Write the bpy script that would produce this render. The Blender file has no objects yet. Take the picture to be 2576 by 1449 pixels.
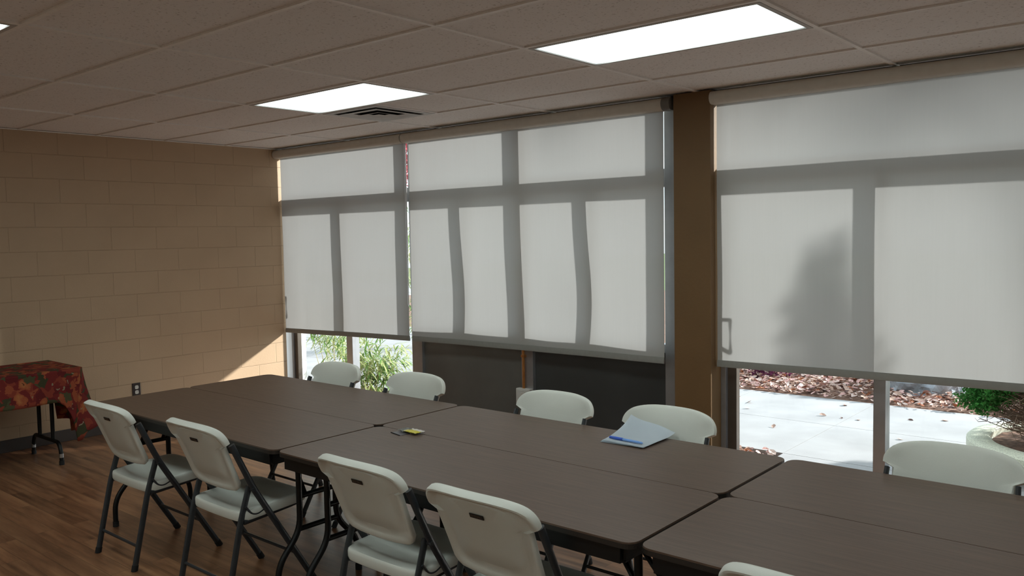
import bpy, bmesh, math, random
from math import sin, cos, pi, radians
from mathutils import Vector, Matrix, noise

sc = bpy.context.scene
COL = sc.collection
CEIL = 2.581

# ------------------------------------------------------------------ camera
cam_d = bpy.data.cameras.new('camera'); cam = bpy.data.objects.new('camera', cam_d); COL.objects.link(cam)
sc.camera = cam
F_PX, YAW, PITCH, ROLL = 2098.5, 2.2717, -0.0632, -0.0179
cam_d.sensor_fit = 'HORIZONTAL'; cam_d.sensor_width = 36.0; cam_d.lens = F_PX / 2576.0 * 36.0
cam_d.clip_start = 0.05; cam_d.clip_end = 200
f = Vector((cos(YAW)*cos(PITCH), sin(YAW)*cos(PITCH), sin(PITCH)))
r = Vector((sin(YAW), -cos(YAW), 0)); u = r.cross(f)
r2 = cos(ROLL)*r + sin(ROLL)*u; u2 = -sin(ROLL)*r + cos(ROLL)*u
m = Matrix((r2, u2, -f)).transposed().to_4x4(); m.translation = Vector((3.8458, -1.4094, CEIL - 0.9138))
cam.matrix_world = m

# ------------------------------------------------------------------ light
sc.view_settings.view_transform = 'Standard'; sc.view_settings.look = 'None'
sc.view_settings.gamma = 1.0; sc.view_settings.use_curve_mapping = False
sc.view_settings.exposure = 0.0
sun_d = bpy.data.lights.new('sun', 'SUN'); sun_d.energy = 11.0; sun_d.angle = radians(2.8); sun_d.color = (1.0, 0.965, 0.93)
sun = bpy.data.objects.new('sun', sun_d); COL.objects.link(sun)
SUN_DIR = Vector((-0.69, -1.0, -0.554)).normalized()
sun.rotation_euler = SUN_DIR.to_track_quat('-Z', 'Y').to_euler(); sun.location = (8, 14, 9)
w = bpy.data.worlds.new('world'); sc.world = w; w.use_nodes = True
nt = w.node_tree; nt.nodes.clear()
bg = nt.nodes.new('ShaderNodeBackground'); out = nt.nodes.new('ShaderNodeOutputWorld')
sky = nt.nodes.new('ShaderNodeTexSky'); sky.sky_type = 'HOSEK_WILKIE'
sky.sun_direction = -SUN_DIR; sky.turbidity = 4.0; sky.ground_albedo = 0.5
mixw = nt.nodes.new('ShaderNodeMix'); mixw.data_type = 'RGBA'; mixw.inputs[0].default_value = 0.65
mixw.inputs[7].default_value = (0.80, 0.92, 1.0, 1)
nt.links.new(sky.outputs[0], mixw.inputs[6]); nt.links.new(mixw.outputs[2], bg.inputs[0])
bg.inputs[1].default_value = 2.7
nt.links.new(bg.outputs[0], out.inputs[0])
LAMP_EMIT = 7.0

# ------------------------------------------------------------------ material helpers
def new_mat(name):
    mt = bpy.data.materials.new(name); mt.use_nodes = True
    return mt, mt.node_tree, mt.node_tree.nodes['Principled BSDF']

def pmat(name, col, rough=0.6, metal=0.0, spec=0.5, noise_amt=0.0, noise_scale=20.0, bump=0.0, bump_scale=200.0, coat=0.0):
    mt, t, b = new_mat(name)
    b.inputs['Base Color'].default_value = (*col, 1); b.inputs['Roughness'].default_value = rough
    b.inputs['Metallic'].default_value = metal; b.inputs['Specular IOR Level'].default_value = spec
    if coat: b.inputs['Coat Weight'].default_value = coat
    tc = t.nodes.new('ShaderNodeTexCoord')
    if noise_amt:
        n = t.nodes.new('ShaderNodeTexNoise'); n.inputs['Scale'].default_value = noise_scale; n.inputs['Detail'].default_value = 5
        t.links.new(tc.outputs['Object'], n.inputs['Vector'])
        cr = t.nodes.new('ShaderNodeValToRGB')
        cr.color_ramp.elements[0].position = 0.3; cr.color_ramp.elements[1].position = 0.7
        cr.color_ramp.elements[0].color = (*[c*(1-noise_amt) for c in col], 1)
        cr.color_ramp.elements[1].color = (*[min(1, c*(1+noise_amt)) for c in col], 1)
        t.links.new(n.outputs['Fac'], cr.inputs['Fac']); t.links.new(cr.outputs['Color'], b.inputs['Base Color'])
    if bump:
        n2 = t.nodes.new('ShaderNodeTexNoise'); n2.inputs['Scale'].default_value = bump_scale; n2.inputs['Detail'].default_value = 3
        t.links.new(tc.outputs['Object'], n2.inputs['Vector'])
        bp = t.nodes.new('ShaderNodeBump'); bp.inputs['Strength'].default_value = bump; bp.inputs['Distance'].default_value = 0.002
        t.links.new(n2.outputs['Fac'], bp.inputs['Height']); t.links.new(bp.outputs['Normal'], b.inputs['Normal'])
    return mt

def mathn(t, op, a=None, b=None, c=None):
    n = t.nodes.new('ShaderNodeMath'); n.operation = op
    for i, v in enumerate((a, b, c)):
        if v is None: continue
        if isinstance(v, (int, float)): n.inputs[i].default_value = v
        else: t.links.new(v, n.inputs[i])
    return n.outputs[0]

def block_wall_mat():
    mt, t, b = new_mat('painted_concrete_block')
    tc = t.nodes.new('ShaderNodeTexCoord'); sp = t.nodes.new('ShaderNodeSeparateXYZ'); cb = t.nodes.new('ShaderNodeCombineXYZ')
    t.links.new(tc.outputs['Object'], sp.inputs[0])
    s = mathn(t, 'ADD', mathn(t, 'ADD', sp.outputs['X'], sp.outputs['Y']), 3.529 - 0.091 + 0.406*2)
    t.links.new(s, cb.inputs['X']); t.links.new(sp.outputs['Z'], cb.inputs['Y'])
    br = t.nodes.new('ShaderNodeTexBrick')
    br.offset = 0.5; br.offset_frequency = 2; br.squash = 1.0
    br.inputs['Scale'].default_value = 1.0; br.inputs['Brick Width'].default_value = 0.406; br.inputs['Row Height'].default_value = 0.2
    br.inputs['Mortar Size'].default_value = 0.004; br.inputs['Mortar Smooth'].default_value = 0.6
    br.inputs['Color1'].default_value = (0.472, 0.330, 0.210, 1); br.inputs['Color2'].default_value = (0.482, 0.338, 0.216, 1)
    br.inputs['Mortar'].default_value = (0.482, 0.338, 0.216, 1)
    t.links.new(cb.outputs[0], br.inputs['Vector'])
    n = t.nodes.new('ShaderNodeTexNoise'); n.inputs['Scale'].default_value = 90; n.inputs['Detail'].default_value = 6
    t.links.new(tc.outputs['Object'], n.inputs['Vector'])
    n3 = t.nodes.new('ShaderNodeTexNoise'); n3.inputs['Scale'].default_value = 3.0; n3.inputs['Detail'].default_value = 4
    t.links.new(tc.outputs['Object'], n3.inputs['Vector'])
    mx = t.nodes.new('ShaderNodeMix'); mx.data_type = 'RGBA'; mx.blend_type = 'MULTIPLY'; mx.inputs[0].default_value = 0.35
    t.links.new(br.outputs['Color'], mx.inputs[6])
    cr = t.nodes.new('ShaderNodeValToRGB'); cr.color_ramp.elements[0].color = (0.75, 0.75, 0.75, 1); cr.color_ramp.elements[1].color = (1.15, 1.15, 1.15, 1)
    t.links.new(n3.outputs['Fac'], cr.inputs['Fac']); t.links.new(cr.outputs['Color'], mx.inputs[7])
    t.links.new(mx.outputs[2], b.inputs['Base Color'])
    h = mathn(t, 'ADD', mathn(t, 'MULTIPLY', br.outputs['Fac'], -1.0), mathn(t, 'MULTIPLY', n.outputs['Fac'], 0.25))
    bp = t.nodes.new('ShaderNodeBump'); bp.inputs['Strength'].default_value = 0.9; bp.inputs['Distance'].default_value = 0.004
    t.links.new(h, bp.inputs['Height']); t.links.new(bp.outputs['Normal'], b.inputs['Normal'])
    b.inputs['Roughness'].default_value = 0.55
    return mt

def tile_mat():
    mt, t, b = new_mat('ceiling_tile')
    tc = t.nodes.new('ShaderNodeTexCoord')
    n = t.nodes.new('ShaderNodeTexNoise'); n.inputs['Scale'].default_value = 70; n.inputs['Detail'].default_value = 3
    t.links.new(tc.outputs['Object'], n.inputs['Vector'])
    cr = t.nodes.new('ShaderNodeValToRGB'); cr.color_ramp.elements[0].position = 0.30; cr.color_ramp.elements[1].position = 0.40
    cr.color_ramp.elements[0].color = (0.60, 0.56, 0.54, 1); cr.color_ramp.elements[1].color = (0.87, 0.835, 0.82, 1)
    t.links.new(n.outputs['Fac'], cr.inputs['Fac']); t.links.new(cr.outputs['Color'], b.inputs['Base Color'])
    n2 = t.nodes.new('ShaderNodeTexNoise'); n2.inputs['Scale'].default_value = 160; n2.inputs['Detail'].default_value = 4
    t.links.new(tc.outputs['Object'], n2.inputs['Vector'])
    bp = t.nodes.new('ShaderNodeBump'); bp.inputs['Strength'].default_value = 0.3; bp.inputs['Distance'].default_value = 0.002
    t.links.new(n2.outputs['Fac'], bp.inputs['Height']); t.links.new(bp.outputs['Normal'], b.inputs['Normal'])
    b.inputs['Roughness'].default_value = 0.95; b.inputs['Specular IOR Level'].default_value = 0.15
    return mt

def floor_mat():
    mt, t, b = new_mat('vinyl_wood_planks')
    tc = t.nodes.new('ShaderNodeTexCoord')
    br = t.nodes.new('ShaderNodeTexBrick'); br.offset = 0.37; br.offset_frequency = 2
    br.inputs['Scale'].default_value = 1.0; br.inputs['Brick Width'].default_value = 0.95; br.inputs['Row Height'].default_value = 0.10
    br.inputs['Mortar Size'].default_value = 0.0012; br.inputs['Mortar Smooth'].default_value = 0.3
    br.inputs['Color1'].default_value = (0.0, 0.0, 0.0, 1); br.inputs['Color2'].default_value = (1, 1, 1, 1); br.inputs['Mortar'].default_value = (0, 0, 0, 1)
    t.links.new(tc.outputs['Object'], br.inputs['Vector'])
    mp = t.nodes.new('ShaderNodeMapping'); mp.inputs['Scale'].default_value = (1.6, 16, 1)
    t.links.new(tc.outputs['Object'], mp.inputs['Vector'])
    ad = t.nodes.new('ShaderNodeVectorMath'); ad.operation = 'MULTIPLY_ADD'
    t.links.new(br.outputs['Color'], ad.inputs[0]); ad.inputs[1].default_value = (7, 3, 5); t.links.new(mp.outputs[0], ad.inputs[2])
    n = t.nodes.new('ShaderNodeTexNoise'); n.inputs['Scale'].default_value = 1.2; n.inputs['Detail'].default_value = 6; n.inputs['Roughness'].default_value = 0.6
    t.links.new(ad.outputs[0], n.inputs['Vector'])
    cr = t.nodes.new('ShaderNodeValToRGB')
    e = cr.color_ramp.elements; e[0].position = 0.32; e[0].color = (0.095, 0.038, 0.017, 1); e[1].position = 0.72; e[1].color = (0.40, 0.205, 0.10, 1)
    k = e.new(0.5); k.color = (0.25, 0.112, 0.052, 1)
    t.links.new(n.outputs['Fac'], cr.inputs['Fac'])
    hs = t.nodes.new('ShaderNodeHueSaturation'); t.links.new(cr.outputs['Color'], hs.inputs['Color'])
    sep = t.nodes.new('ShaderNodeSeparateColor'); t.links.new(br.outputs['Color'], sep.inputs[0])
    t.links.new(mathn(t, 'MULTIPLY_ADD', sep.outputs[0], 0.35, 0.82), hs.inputs['Value'])
    mx = t.nodes.new('ShaderNodeMix'); mx.data_type = 'RGBA'; t.links.new(br.outputs['Fac'], mx.inputs[0])
    t.links.new(hs.outputs['Color'], mx.inputs[6]); mx.inputs[7].default_value = (0.03, 0.015, 0.008, 1)
    t.links.new(mx.outputs[2], b.inputs['Base Color'])
    bp = t.nodes.new('ShaderNodeBump'); bp.inputs['Strength'].default_value = 0.25; bp.inputs['Distance'].default_value = 0.001
    t.links.new(n.outputs['Fac'], bp.inputs['Height']); t.links.new(bp.outputs['Normal'], b.inputs['Normal'])
    b.inputs['Roughness'].default_value = 0.36; b.inputs['Specular IOR Level'].default_value = 0.55
    b.inputs['Coat Weight'].default_value = 0.5; b.inputs['Coat Roughness'].default_value = 0.28
    return mt

def laminate_mat():
    mt, t, b = new_mat('walnut_laminate')
    tc = t.nodes.new('ShaderNodeTexCoord'); mp = t.nodes.new('ShaderNodeMapping'); mp.inputs['Scale'].default_value = (2.5, 60, 1)
    t.links.new(tc.outputs['Object'], mp.inputs['Vector'])
    n = t.nodes.new('ShaderNodeTexNoise'); n.inputs['Scale'].default_value = 1.5; n.inputs['Detail'].default_value = 6; n.inputs['Roughness'].default_value = 0.7
    t.links.new(mp.outputs[0], n.inputs['Vector'])
    cr = t.nodes.new('ShaderNodeValToRGB'); e = cr.color_ramp.elements
    e[0].position = 0.3; e[0].color = (0.078, 0.045, 0.030, 1); e[1].position = 0.75; e[1].color = (0.145, 0.090, 0.062, 1)
    t.links.new(n.outputs['Fac'], cr.inputs['Fac']); t.links.new(cr.outputs['Color'], b.inputs['Base Color'])
    b.inputs['Roughness'].default_value = 0.42; b.inputs['Specular IOR Level'].default_value = 0.5
    return mt

def fabric_mat():
    mt = bpy.data.materials.new('blind_fabric'); mt.use_nodes = True; t = mt.node_tree; t.nodes.clear()
    o = t.nodes.new('ShaderNodeOutputMaterial'); d = t.nodes.new('ShaderNodeBsdfDiffuse'); tl = t.nodes.new('ShaderNodeBsdfTranslucent'); tr = t.nodes.new('ShaderNodeBsdfTransparent')
    tc = t.nodes.new('ShaderNodeTexCoord')
    wv = t.nodes.new('ShaderNodeTexWave'); wv.wave_type = 'BANDS'; wv.bands_direction = 'Z'; wv.inputs['Scale'].default_value = 60; wv.inputs['Distortion'].default_value = 1.5
    t.links.new(tc.outputs['Object'], wv.inputs['Vector'])
    mp = t.nodes.new('ShaderNodeMapping'); mp.inputs['Scale'].default_value = (90, 90, 2.0); t.links.new(tc.outputs['Object'], mp.inputs['Vector'])
    n = t.nodes.new('ShaderNodeTexNoise'); n.inputs['Scale'].default_value = 1; n.inputs['Detail'].default_value = 2; t.links.new(mp.outputs[0], n.inputs['Vector'])
    v = mathn(t, 'ADD', mathn(t, 'MULTIPLY', wv.outputs['Fac'], 0.004), mathn(t, 'MULTIPLY_ADD', n.outputs['Fac'], 0.016, 0.100))
    cc = t.nodes.new('ShaderNodeCombineColor')
    t.links.new(v, cc.inputs[0]); t.links.new(mathn(t, 'MULTIPLY', v, 1.0), cc.inputs[1]); t.links.new(mathn(t, 'MULTIPLY', v, 1.0), cc.inputs[2])
    t.links.new(cc.outputs[0], tl.inputs['Color'])
    d.inputs['Color'].default_value = (0.36, 0.345, 0.32, 1)
    ad = t.nodes.new('ShaderNodeAddShader'); t.links.new(d.outputs[0], ad.inputs[0]); t.links.new(tl.outputs[0], ad.inputs[1])
    mx = t.nodes.new('ShaderNodeMixShader'); mx.inputs[0].default_value = 0.007
    t.links.new(ad.outputs[0], mx.inputs[1]); t.links.new(tr.outputs[0], mx.inputs[2]); t.links.new(mx.outputs[0], o.inputs[0])
    return mt

def glass_mat():
    mt = bpy.data.materials.new('window_glass'); mt.use_nodes = True; t = mt.node_tree; t.nodes.clear()
    o = t.nodes.new('ShaderNodeOutputMaterial'); tr = t.nodes.new('ShaderNodeBsdfTransparent'); g = t.nodes.new('ShaderNodeBsdfGlossy')
    g.inputs['Roughness'].default_value = 0.02; tr.inputs['Color'].default_value = (0.95, 0.97, 0.96, 1)
    lw = t.nodes.new('ShaderNodeLayerWeight'); lw.inputs['Blend'].default_value = 0.5
    fac = mathn(t, 'MULTIPLY_ADD', mathn(t, 'POWER', lw.outputs['Facing'], 5.0), 0.5, 0.02)
    mx = t.nodes.new('ShaderNodeMixShader'); t.links.new(fac, mx.inputs[0]); t.links.new(tr.outputs[0], mx.inputs[1]); t.links.new(g.outputs[0], mx.inputs[2])
    t.links.new(mx.outputs[0], o.inputs[0]); return mt

def lamp_mat():
    mt = bpy.data.materials.new('lamp_diffuser'); mt.use_nodes = True; t = mt.node_tree; t.nodes.clear()
    o = t.nodes.new('ShaderNodeOutputMaterial'); e = t.nodes.new('ShaderNodeEmission'); e.inputs['Color'].default_value = (0.86, 1.0, 0.985, 1)
    tc = t.nodes.new('ShaderNodeTexCoord'); sp = t.nodes.new('ShaderNodeSeparateXYZ'); t.links.new(tc.outputs['Object'], sp.inputs[0])
    # the tubes inside light the middle of the panel a little more than its rim
    def edge(ax, lim, wd):
        mr = t.nodes.new('ShaderNodeMapRange'); mr.interpolation_type = 'SMOOTHSTEP'
        mr.inputs[1].default_value = lim; mr.inputs[2].default_value = lim-wd; mr.inputs[3].default_value = 0.13; mr.inputs[4].default_value = 1.0
        t.links.new(mathn(t, 'ABSOLUTE', sp.outputs[ax]), mr.inputs[0]); return mr.outputs[0]
    k = mathn(t, 'MULTIPLY', edge('X', 0.60, 0.14), edge('Y', 0.30, 0.075))
    t.links.new(mathn(t, 'MULTIPLY', mathn(t, 'MAXIMUM', k, 0.12), LAMP_EMIT), e.inputs['Strength'])
    t.links.new(e.outputs[0], o.inputs[0]); return mt

def cloth_mat():
    mt, t, b = new_mat('autumn_print_cloth')
    tc = t.nodes.new('ShaderNodeTexCoord')
    nz = t.nodes.new('ShaderNodeTexNoise'); nz.inputs['Scale'].default_value = 14; nz.inputs['Detail'].default_value = 3; t.links.new(tc.outputs['UV'], nz.inputs['Vector'])
    ad = t.nodes.new('ShaderNodeVectorMath'); ad.operation = 'MULTIPLY_ADD'; t.links.new(nz.outputs['Color'], ad.inputs[0]); ad.inputs[1].default_value = (0.13, 0.13, 0); t.links.new(tc.outputs['UV'], ad.inputs[2])
    def vor(scale, off, rnd=1.0, feat='F1'):
        mp = t.nodes.new('ShaderNodeMapping'); mp.inputs['Location'].default_value = (off, off*1.7, 0); t.links.new(ad.outputs[0], mp.inputs['Vector'])
        v = t.nodes.new('ShaderNodeTexVoronoi'); v.feature = feat; v.inputs['Scale'].default_value = scale; v.inputs['Randomness'].default_value = rnd; t.links.new(mp.outputs[0], v.inputs['Vector']); return v
    v1 = vor(19, 0)
    sep = t.nodes.new('ShaderNodeSeparateColor'); t.links.new(v1.outputs['Color'], sep.inputs[0])
    cr = t.nodes.new('ShaderNodeValToRGB'); cr.color_ramp.interpolation = 'CONSTANT'; e = cr.color_ramp.elements
    e[0].position = 0; e[0].color = (0.30, 0.018, 0.012, 1); e[1].position = 0.28; e[1].color = (0.09, 0.085, 0.035, 1)
    for p, c in ((0.42, (0.42, 0.05, 0.015, 1)), (0.58, (0.13, 0.12, 0.05, 1)), (0.70, (0.22, 0.012, 0.012, 1)), (0.84, (0.55, 0.10, 0.02, 1))):
        k = e.new(p); k.color = c
    t.links.new(sep.outputs[0], cr.inputs['Fac'])
    v2 = vor(7.5, 3.1, 0.8)
    fl = t.nodes.new('ShaderNodeValToRGB'); e = fl.color_ramp.elements; fl.color_ramp.interpolation = 'CONSTANT'
    e[0].position = 0.0; e[0].color = (1, 1, 1, 1); e[1].position = 0.30; e[1].color = (0, 0, 0, 1); t.links.new(v2.outputs['Distance'], fl.inputs['Fac'])
    mx = t.nodes.new('ShaderNodeMix'); mx.data_type = 'RGBA'; t.links.new(fl.outputs['Color'], mx.inputs[0]); t.links.new(cr.outputs['Color'], mx.inputs[6])
    fc = t.nodes.new('ShaderNodeValToRGB'); e = fc.color_ramp.elements; fc.color_ramp.interpolation = 'LINEAR'
    e[0].position = 0.03; e[0].color = (0.20, 0.04, 0.01, 1); e[1].position = 0.29; e[1].color = (0.55, 0.09, 0.015, 1); k = e.new(0.10); k.color = (0.75, 0.24, 0.05, 1)
    t.links.new(v2.outputs['Distance'], fc.inputs['Fac']); t.links.new(fc.outputs['Color'], mx.inputs[7])
    v3 = vor(16, 7.7, 1.0)
    dt = t.nodes.new('ShaderNodeValToRGB'); e = dt.color_ramp.elements; dt.color_ramp.interpolation = 'CONSTANT'
    e[0].color = (1, 1, 1, 1); e[1].position = 0.13; e[1].color = (0, 0, 0, 1); t.links.new(v3.outputs['Distance'], dt.inputs['Fac'])
    mx2 = t.nodes.new('ShaderNodeMix'); mx2.data_type = 'RGBA'; t.links.new(dt.outputs['Color'], mx2.inputs[0]); t.links.new(mx.outputs[2], mx2.inputs[6]); mx2.inputs[7].default_value = (0.48, 0.40, 0.24, 1)
    hs = t.nodes.new('ShaderNodeHueSaturation'); hs.inputs['Value'].default_value = 0.55; hs.inputs['Saturation'].default_value = 0.93; t.links.new(mx2.outputs[2], hs.inputs['Color'])
    t.links.new(hs.outputs[0], b.inputs['Base Color']); b.inputs['Roughness'].default_value = 0.85; b.inputs['Specular IOR Level'].default_value = 0.2
    return mt

def leafy(name, col, rough=0.6, trans=0.35):
    mt = bpy.data.materials.new(name); mt.use_nodes = True; t = mt.node_tree; t.nodes.clear()
    o = t.nodes.new('ShaderNodeOutputMaterial'); d = t.nodes.new('ShaderNodeBsdfDiffuse'); tl = t.nodes.new('ShaderNodeBsdfTranslucent')
    tc = t.nodes.new('ShaderNodeTexCoord'); n = t.nodes.new('ShaderNodeTexNoise'); n.inputs['Scale'].default_value = 9; t.links.new(tc.outputs['Object'], n.inputs['Vector'])
    cr = t.nodes.new('ShaderNodeValToRGB'); cr.color_ramp.elements[0].position = 0.3; cr.color_ramp.elements[1].position = 0.7
    cr.color_ramp.elements[0].color = (*[c*0.6 for c in col], 1); cr.color_ramp.elements[1].color = (*[min(1, c*1.3) for c in col], 1)
    t.links.new(n.outputs['Fac'], cr.inputs['Fac']); t.links.new(cr.outputs['Color'], d.inputs['Color']); t.links.new(cr.outputs['Color'], tl.inputs['Color'])
    mx = t.nodes.new('ShaderNodeMixShader'); mx.inputs[0].default_value = trans
    t.links.new(d.outputs[0], mx.inputs[1]); t.links.new(tl.outputs[0], mx.inputs[2]); t.links.new(mx.outputs[0], o.inputs[0]); return mt

M = dict(
    block=block_wall_mat(),
    plaster=pmat('painted_plaster', (0.165, 0.090, 0.034), 0.6, noise_amt=0.05, noise_scale=4, bump=0.4, bump_scale=60),
    pale=pmat('pale_interior_paint', (0.72, 0.68, 0.60), 0.7, noise_amt=0.03, noise_scale=5),
    white_wall=pmat('white_exterior_paint', (0.82, 0.82, 0.80), 0.7, noise_amt=0.03, noise_scale=6, bump=0.2),
    tile=tile_mat(), grid=pmat('painted_tee_bar', (0.90, 0.86, 0.83), 0.5, noise_amt=0.04, noise_scale=30),
    floor=floor_mat(), base=pmat('dark_rubber_base', (0.055, 0.042, 0.038), 0.5, noise_amt=0.15, noise_scale=5),
    alu=pmat('anodised_aluminium', (0.42, 0.43, 0.45), 0.38, metal=0.75, noise_amt=0.06, noise_scale=12),
    bronze=pmat('bronze_frame', (0.12, 0.10, 0.085), 0.4, metal=0.6, noise_amt=0.06, noise_scale=12),
    panel=pmat('dark_infill_panel', (0.048, 0.050, 0.050), 0.33, metal=0.0, noise_amt=0.12, noise_scale=3),
    panel_sheen=pmat('infill_panel_painted_sheen', (0.125, 0.120, 0.108), 0.33, noise_amt=0.12, noise_scale=3),  # lighter copy of the infill panel, glossy reflection painted into its base colour
    fabric=fabric_mat(), hem=pmat('blind_hem_fabric', (0.27, 0.265, 0.245), 0.8, noise_amt=0.04, noise_scale=40, bump=0.2, bump_scale=300),
    cassette=pmat('blind_cassette', (0.62, 0.59, 0.53), 0.6, noise_amt=0.04, noise_scale=20),
    cap=pmat('blind_end_cap', (0.16, 0.15, 0.14), 0.5, noise_amt=0.04, noise_scale=20),
    glass=glass_mat(), lamp=lamp_mat(), lampframe=pmat('lamp_frame', (0.50, 0.47, 0.45), 0.5, noise_amt=0.03, noise_scale=20),
    vent=pmat('vent_metal', (0.50, 0.47, 0.45), 0.45, noise_amt=0.05, noise_scale=20), dark=pmat('dark_duct', (0.012, 0.010, 0.009), 0.8, noise_amt=0.1),
    plastic=pmat('off_white_plastic', (0.71, 0.71, 0.645), 0.42, noise_amt=0.025, noise_scale=6, bump=0.25, bump_scale=500),
    steel=pmat('dark_powder_coat', (0.030, 0.033, 0.037), 0.38, noise_amt=0.12, noise_scale=30, bump=0.15, bump_scale=400),
    rubber=pmat('black_rubber', (0.008, 0.008, 0.009), 0.7, noise_amt=0.1), plate=pmat('dark_label', (0.012, 0.009, 0.007), 0.5, noise_amt=0.1),
    letter=pmat('label_lettering', (0.11, 0.08, 0.055), 0.5, noise_amt=0.05),
    laminate=laminate_mat(), edge=pmat('table_edge_band', (0.020, 0.015, 0.012), 0.45, noise_amt=0.1), black=pmat('black_enamel', (0.004, 0.004, 0.004), 0.42, spec=0.35, noise_amt=0.1, noise_scale=30),
    cloth=cloth_mat(), chrome=pmat('worn_chrome', (0.5, 0.5, 0.5), 0.3, metal=0.9, noise_amt=0.1),
    paper=pmat('white_paper', (0.78, 0.83, 0.88), 0.7, noise_amt=0.02, noise_scale=15), pen=pmat('blue_pen_plastic', (0.22, 0.42, 0.88), 0.25, noise_amt=0.05), penink=pmat('dark_blue_ink', (0.05, 0.13, 0.60), 0.3, noise_amt=0.05),
    yellow=pmat('yellow_print', (0.62, 0.52, 0.03), 0.45, noise_amt=0.15, noise_scale=60), cream=pmat('pale_print', (0.62, 0.56, 0.50), 0.5, noise_amt=0.1, noise_scale=60), grey=pmat('grey_wrapper', (0.30, 0.29, 0.26), 0.45, noise_amt=0.15, noise_scale=80), cardk=pmat('smoky_card', (0.09, 0.08, 0.09), 0.3, noise_amt=0.2, noise_scale=60),
    brownplate=pmat('brown_outlet_plate', (0.02, 0.012, 0.012), 0.4, noise_amt=0.1), white=pmat('white_plastic', (0.62, 0.60, 0.56), 0.4, noise_amt=0.03), copper=pmat('copper_pipe', (0.62, 0.30, 0.11), 0.3, metal=0.85, noise_amt=0.15, noise_scale=15),
    cord=pmat('white_cord', (0.75, 0.75, 0.78), 0.5, noise_amt=0.03),
    concrete=pmat('pale_concrete', (0.335, 0.335, 0.345), 0.85, noise_amt=0.12, noise_scale=2.2, bump=0.4, bump_scale=120),
    soil=pmat('brown_mulch', (0.20, 0.11, 0.075), 0.95, noise_amt=0.5, noise_scale=30, bump=1.0, bump_scale=60),
    planter=pmat('aggregate_concrete', (0.74, 0.75, 0.62), 0.85, noise_amt=0.25, noise_scale=120, bump=0.5, bump_scale=200),
    rock=pmat('grey_boulder', (0.30, 0.33, 0.37), 0.85, noise_amt=0.5, noise_scale=6, bump=1.0, bump_scale=20),
    bark=pmat('brown_twigs', (0.27, 0.185, 0.14), 0.9, noise_amt=0.35, noise_scale=20),
    cane=pmat('yellow_cane', (0.50, 0.42, 0.20), 0.5, noise_amt=0.2, noise_scale=12),
    bamboo=leafy('bamboo_leaf', (0.17, 0.30, 0.09)), bamboo2=leafy('bamboo_leaf_pale', (0.50, 0.55, 0.26)),
    conifer=leafy('conifer_green', (0.07, 0.26, 0.06), trans=0.2), redleaf=leafy('red_foliage', (0.42, 0.08, 0.10)), redleaf2=leafy('russet_foliage', (0.30, 0.16, 0.06)), purple=leafy('purple_foliage', (0.13, 0.035, 0.08)),
    lawn=pmat('lawn', (0.13, 0.19, 0.06), 0.95, noise_amt=0.4, noise_scale=10, bump=1.0, bump_scale=40),
)
LEAF = [pmat('dry_leaf_'+n, c, 0.8, noise_amt=0.25, noise_scale=40) for n, c in (('pale', (0.62, 0.47, 0.42)), ('tan', (0.46, 0.30, 0.24)), ('rust', (0.36, 0.12, 0.05)), ('dark', (0.12, 0.06, 0.05)), ('pink', (0.60, 0.36, 0.33)))]

# ------------------------------------------------------------------ mesh helpers
def obj(name, bm, mt, parent=None, smooth=False, loc=None):
    me = bpy.data.meshes.new(name)
    if bm.faces: bmesh.ops.recalc_face_normals(bm, faces=bm.faces)
    bm.to_mesh(me); bm.free()
    for q in (mt if isinstance(mt, list) else [mt]): me.materials.append(q)
    if smooth:
        for p in me.polygons: p.use_smooth = True
        try: me.set_sharp_from_angle(angle=radians(40))
        except Exception: pass
    o = bpy.data.objects.new(name, me); COL.objects.link(o)
    if parent: o.parent = parent
    if loc: o.location = loc
    return o
def tag(o, label=None, cat=None, group=None, kind=None):
    if label: o['label'] = label
    if cat: o['category'] = cat
    if group: o['group'] = group
    if kind: o['kind'] = kind
    return o
def thing(name, label, cat, loc=(0, 0, 0), rz=0.0, group=None, kind=None):
    o = bpy.data.objects.new(name, None); COL.objects.link(o); o.empty_display_size = 0.1
    o.location = loc; o.rotation_euler = (0, 0, rz); return tag(o, label, cat, group, kind)
def struct(name, bm, mt, parent=None, label=None, cat=None, smooth=False):
    o = obj(name, bm, mt, parent, smooth)
    if not parent: tag(o, label, cat, kind='structure')
    return o
def copy_tree(o, parent=None):
    c = o.copy(); COL.objects.link(c); c.parent = parent
    for ch in list(o.children): copy_tree(ch, c)
    return c
def box(bm, x0, x1, y0, y1, z0, z1, bevel=0.0, seg=2):
    v = [bm.verts.new((x, y, z)) for x in (x0, x1) for y in (y0, y1) for z in (z0, z1)]
    fs = [bm.faces.new([v[i] for i in q]) for q in ((0, 1, 3, 2), (4, 6, 7, 5), (0, 4, 5, 1), (2, 3, 7, 6), (0, 2, 6, 4), (1, 5, 7, 3))]
    if bevel:
        es = list({e for q in fs for e in q.edges})
        bmesh.ops.bevel(bm, geom=es, offset=bevel, segments=seg, profile=0.6, affect='EDGES')
    return bm
def catmull(pts, n=6):
    P = [Vector(p) for p in pts]; P = [P[0]*2-P[1]] + P + [P[-1]*2-P[-2]]; o = []
    for i in range(1, len(P)-2):
        a, b, c, d = P[i-1:i+3]
        for k in range(n):
            t = k/n; o.append(0.5*((2*b)+(c-a)*t+(2*a-5*b+4*c-d)*t*t+(-a+3*b-3*c+d)*t**3))
    return o + [P[-2]]
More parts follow.
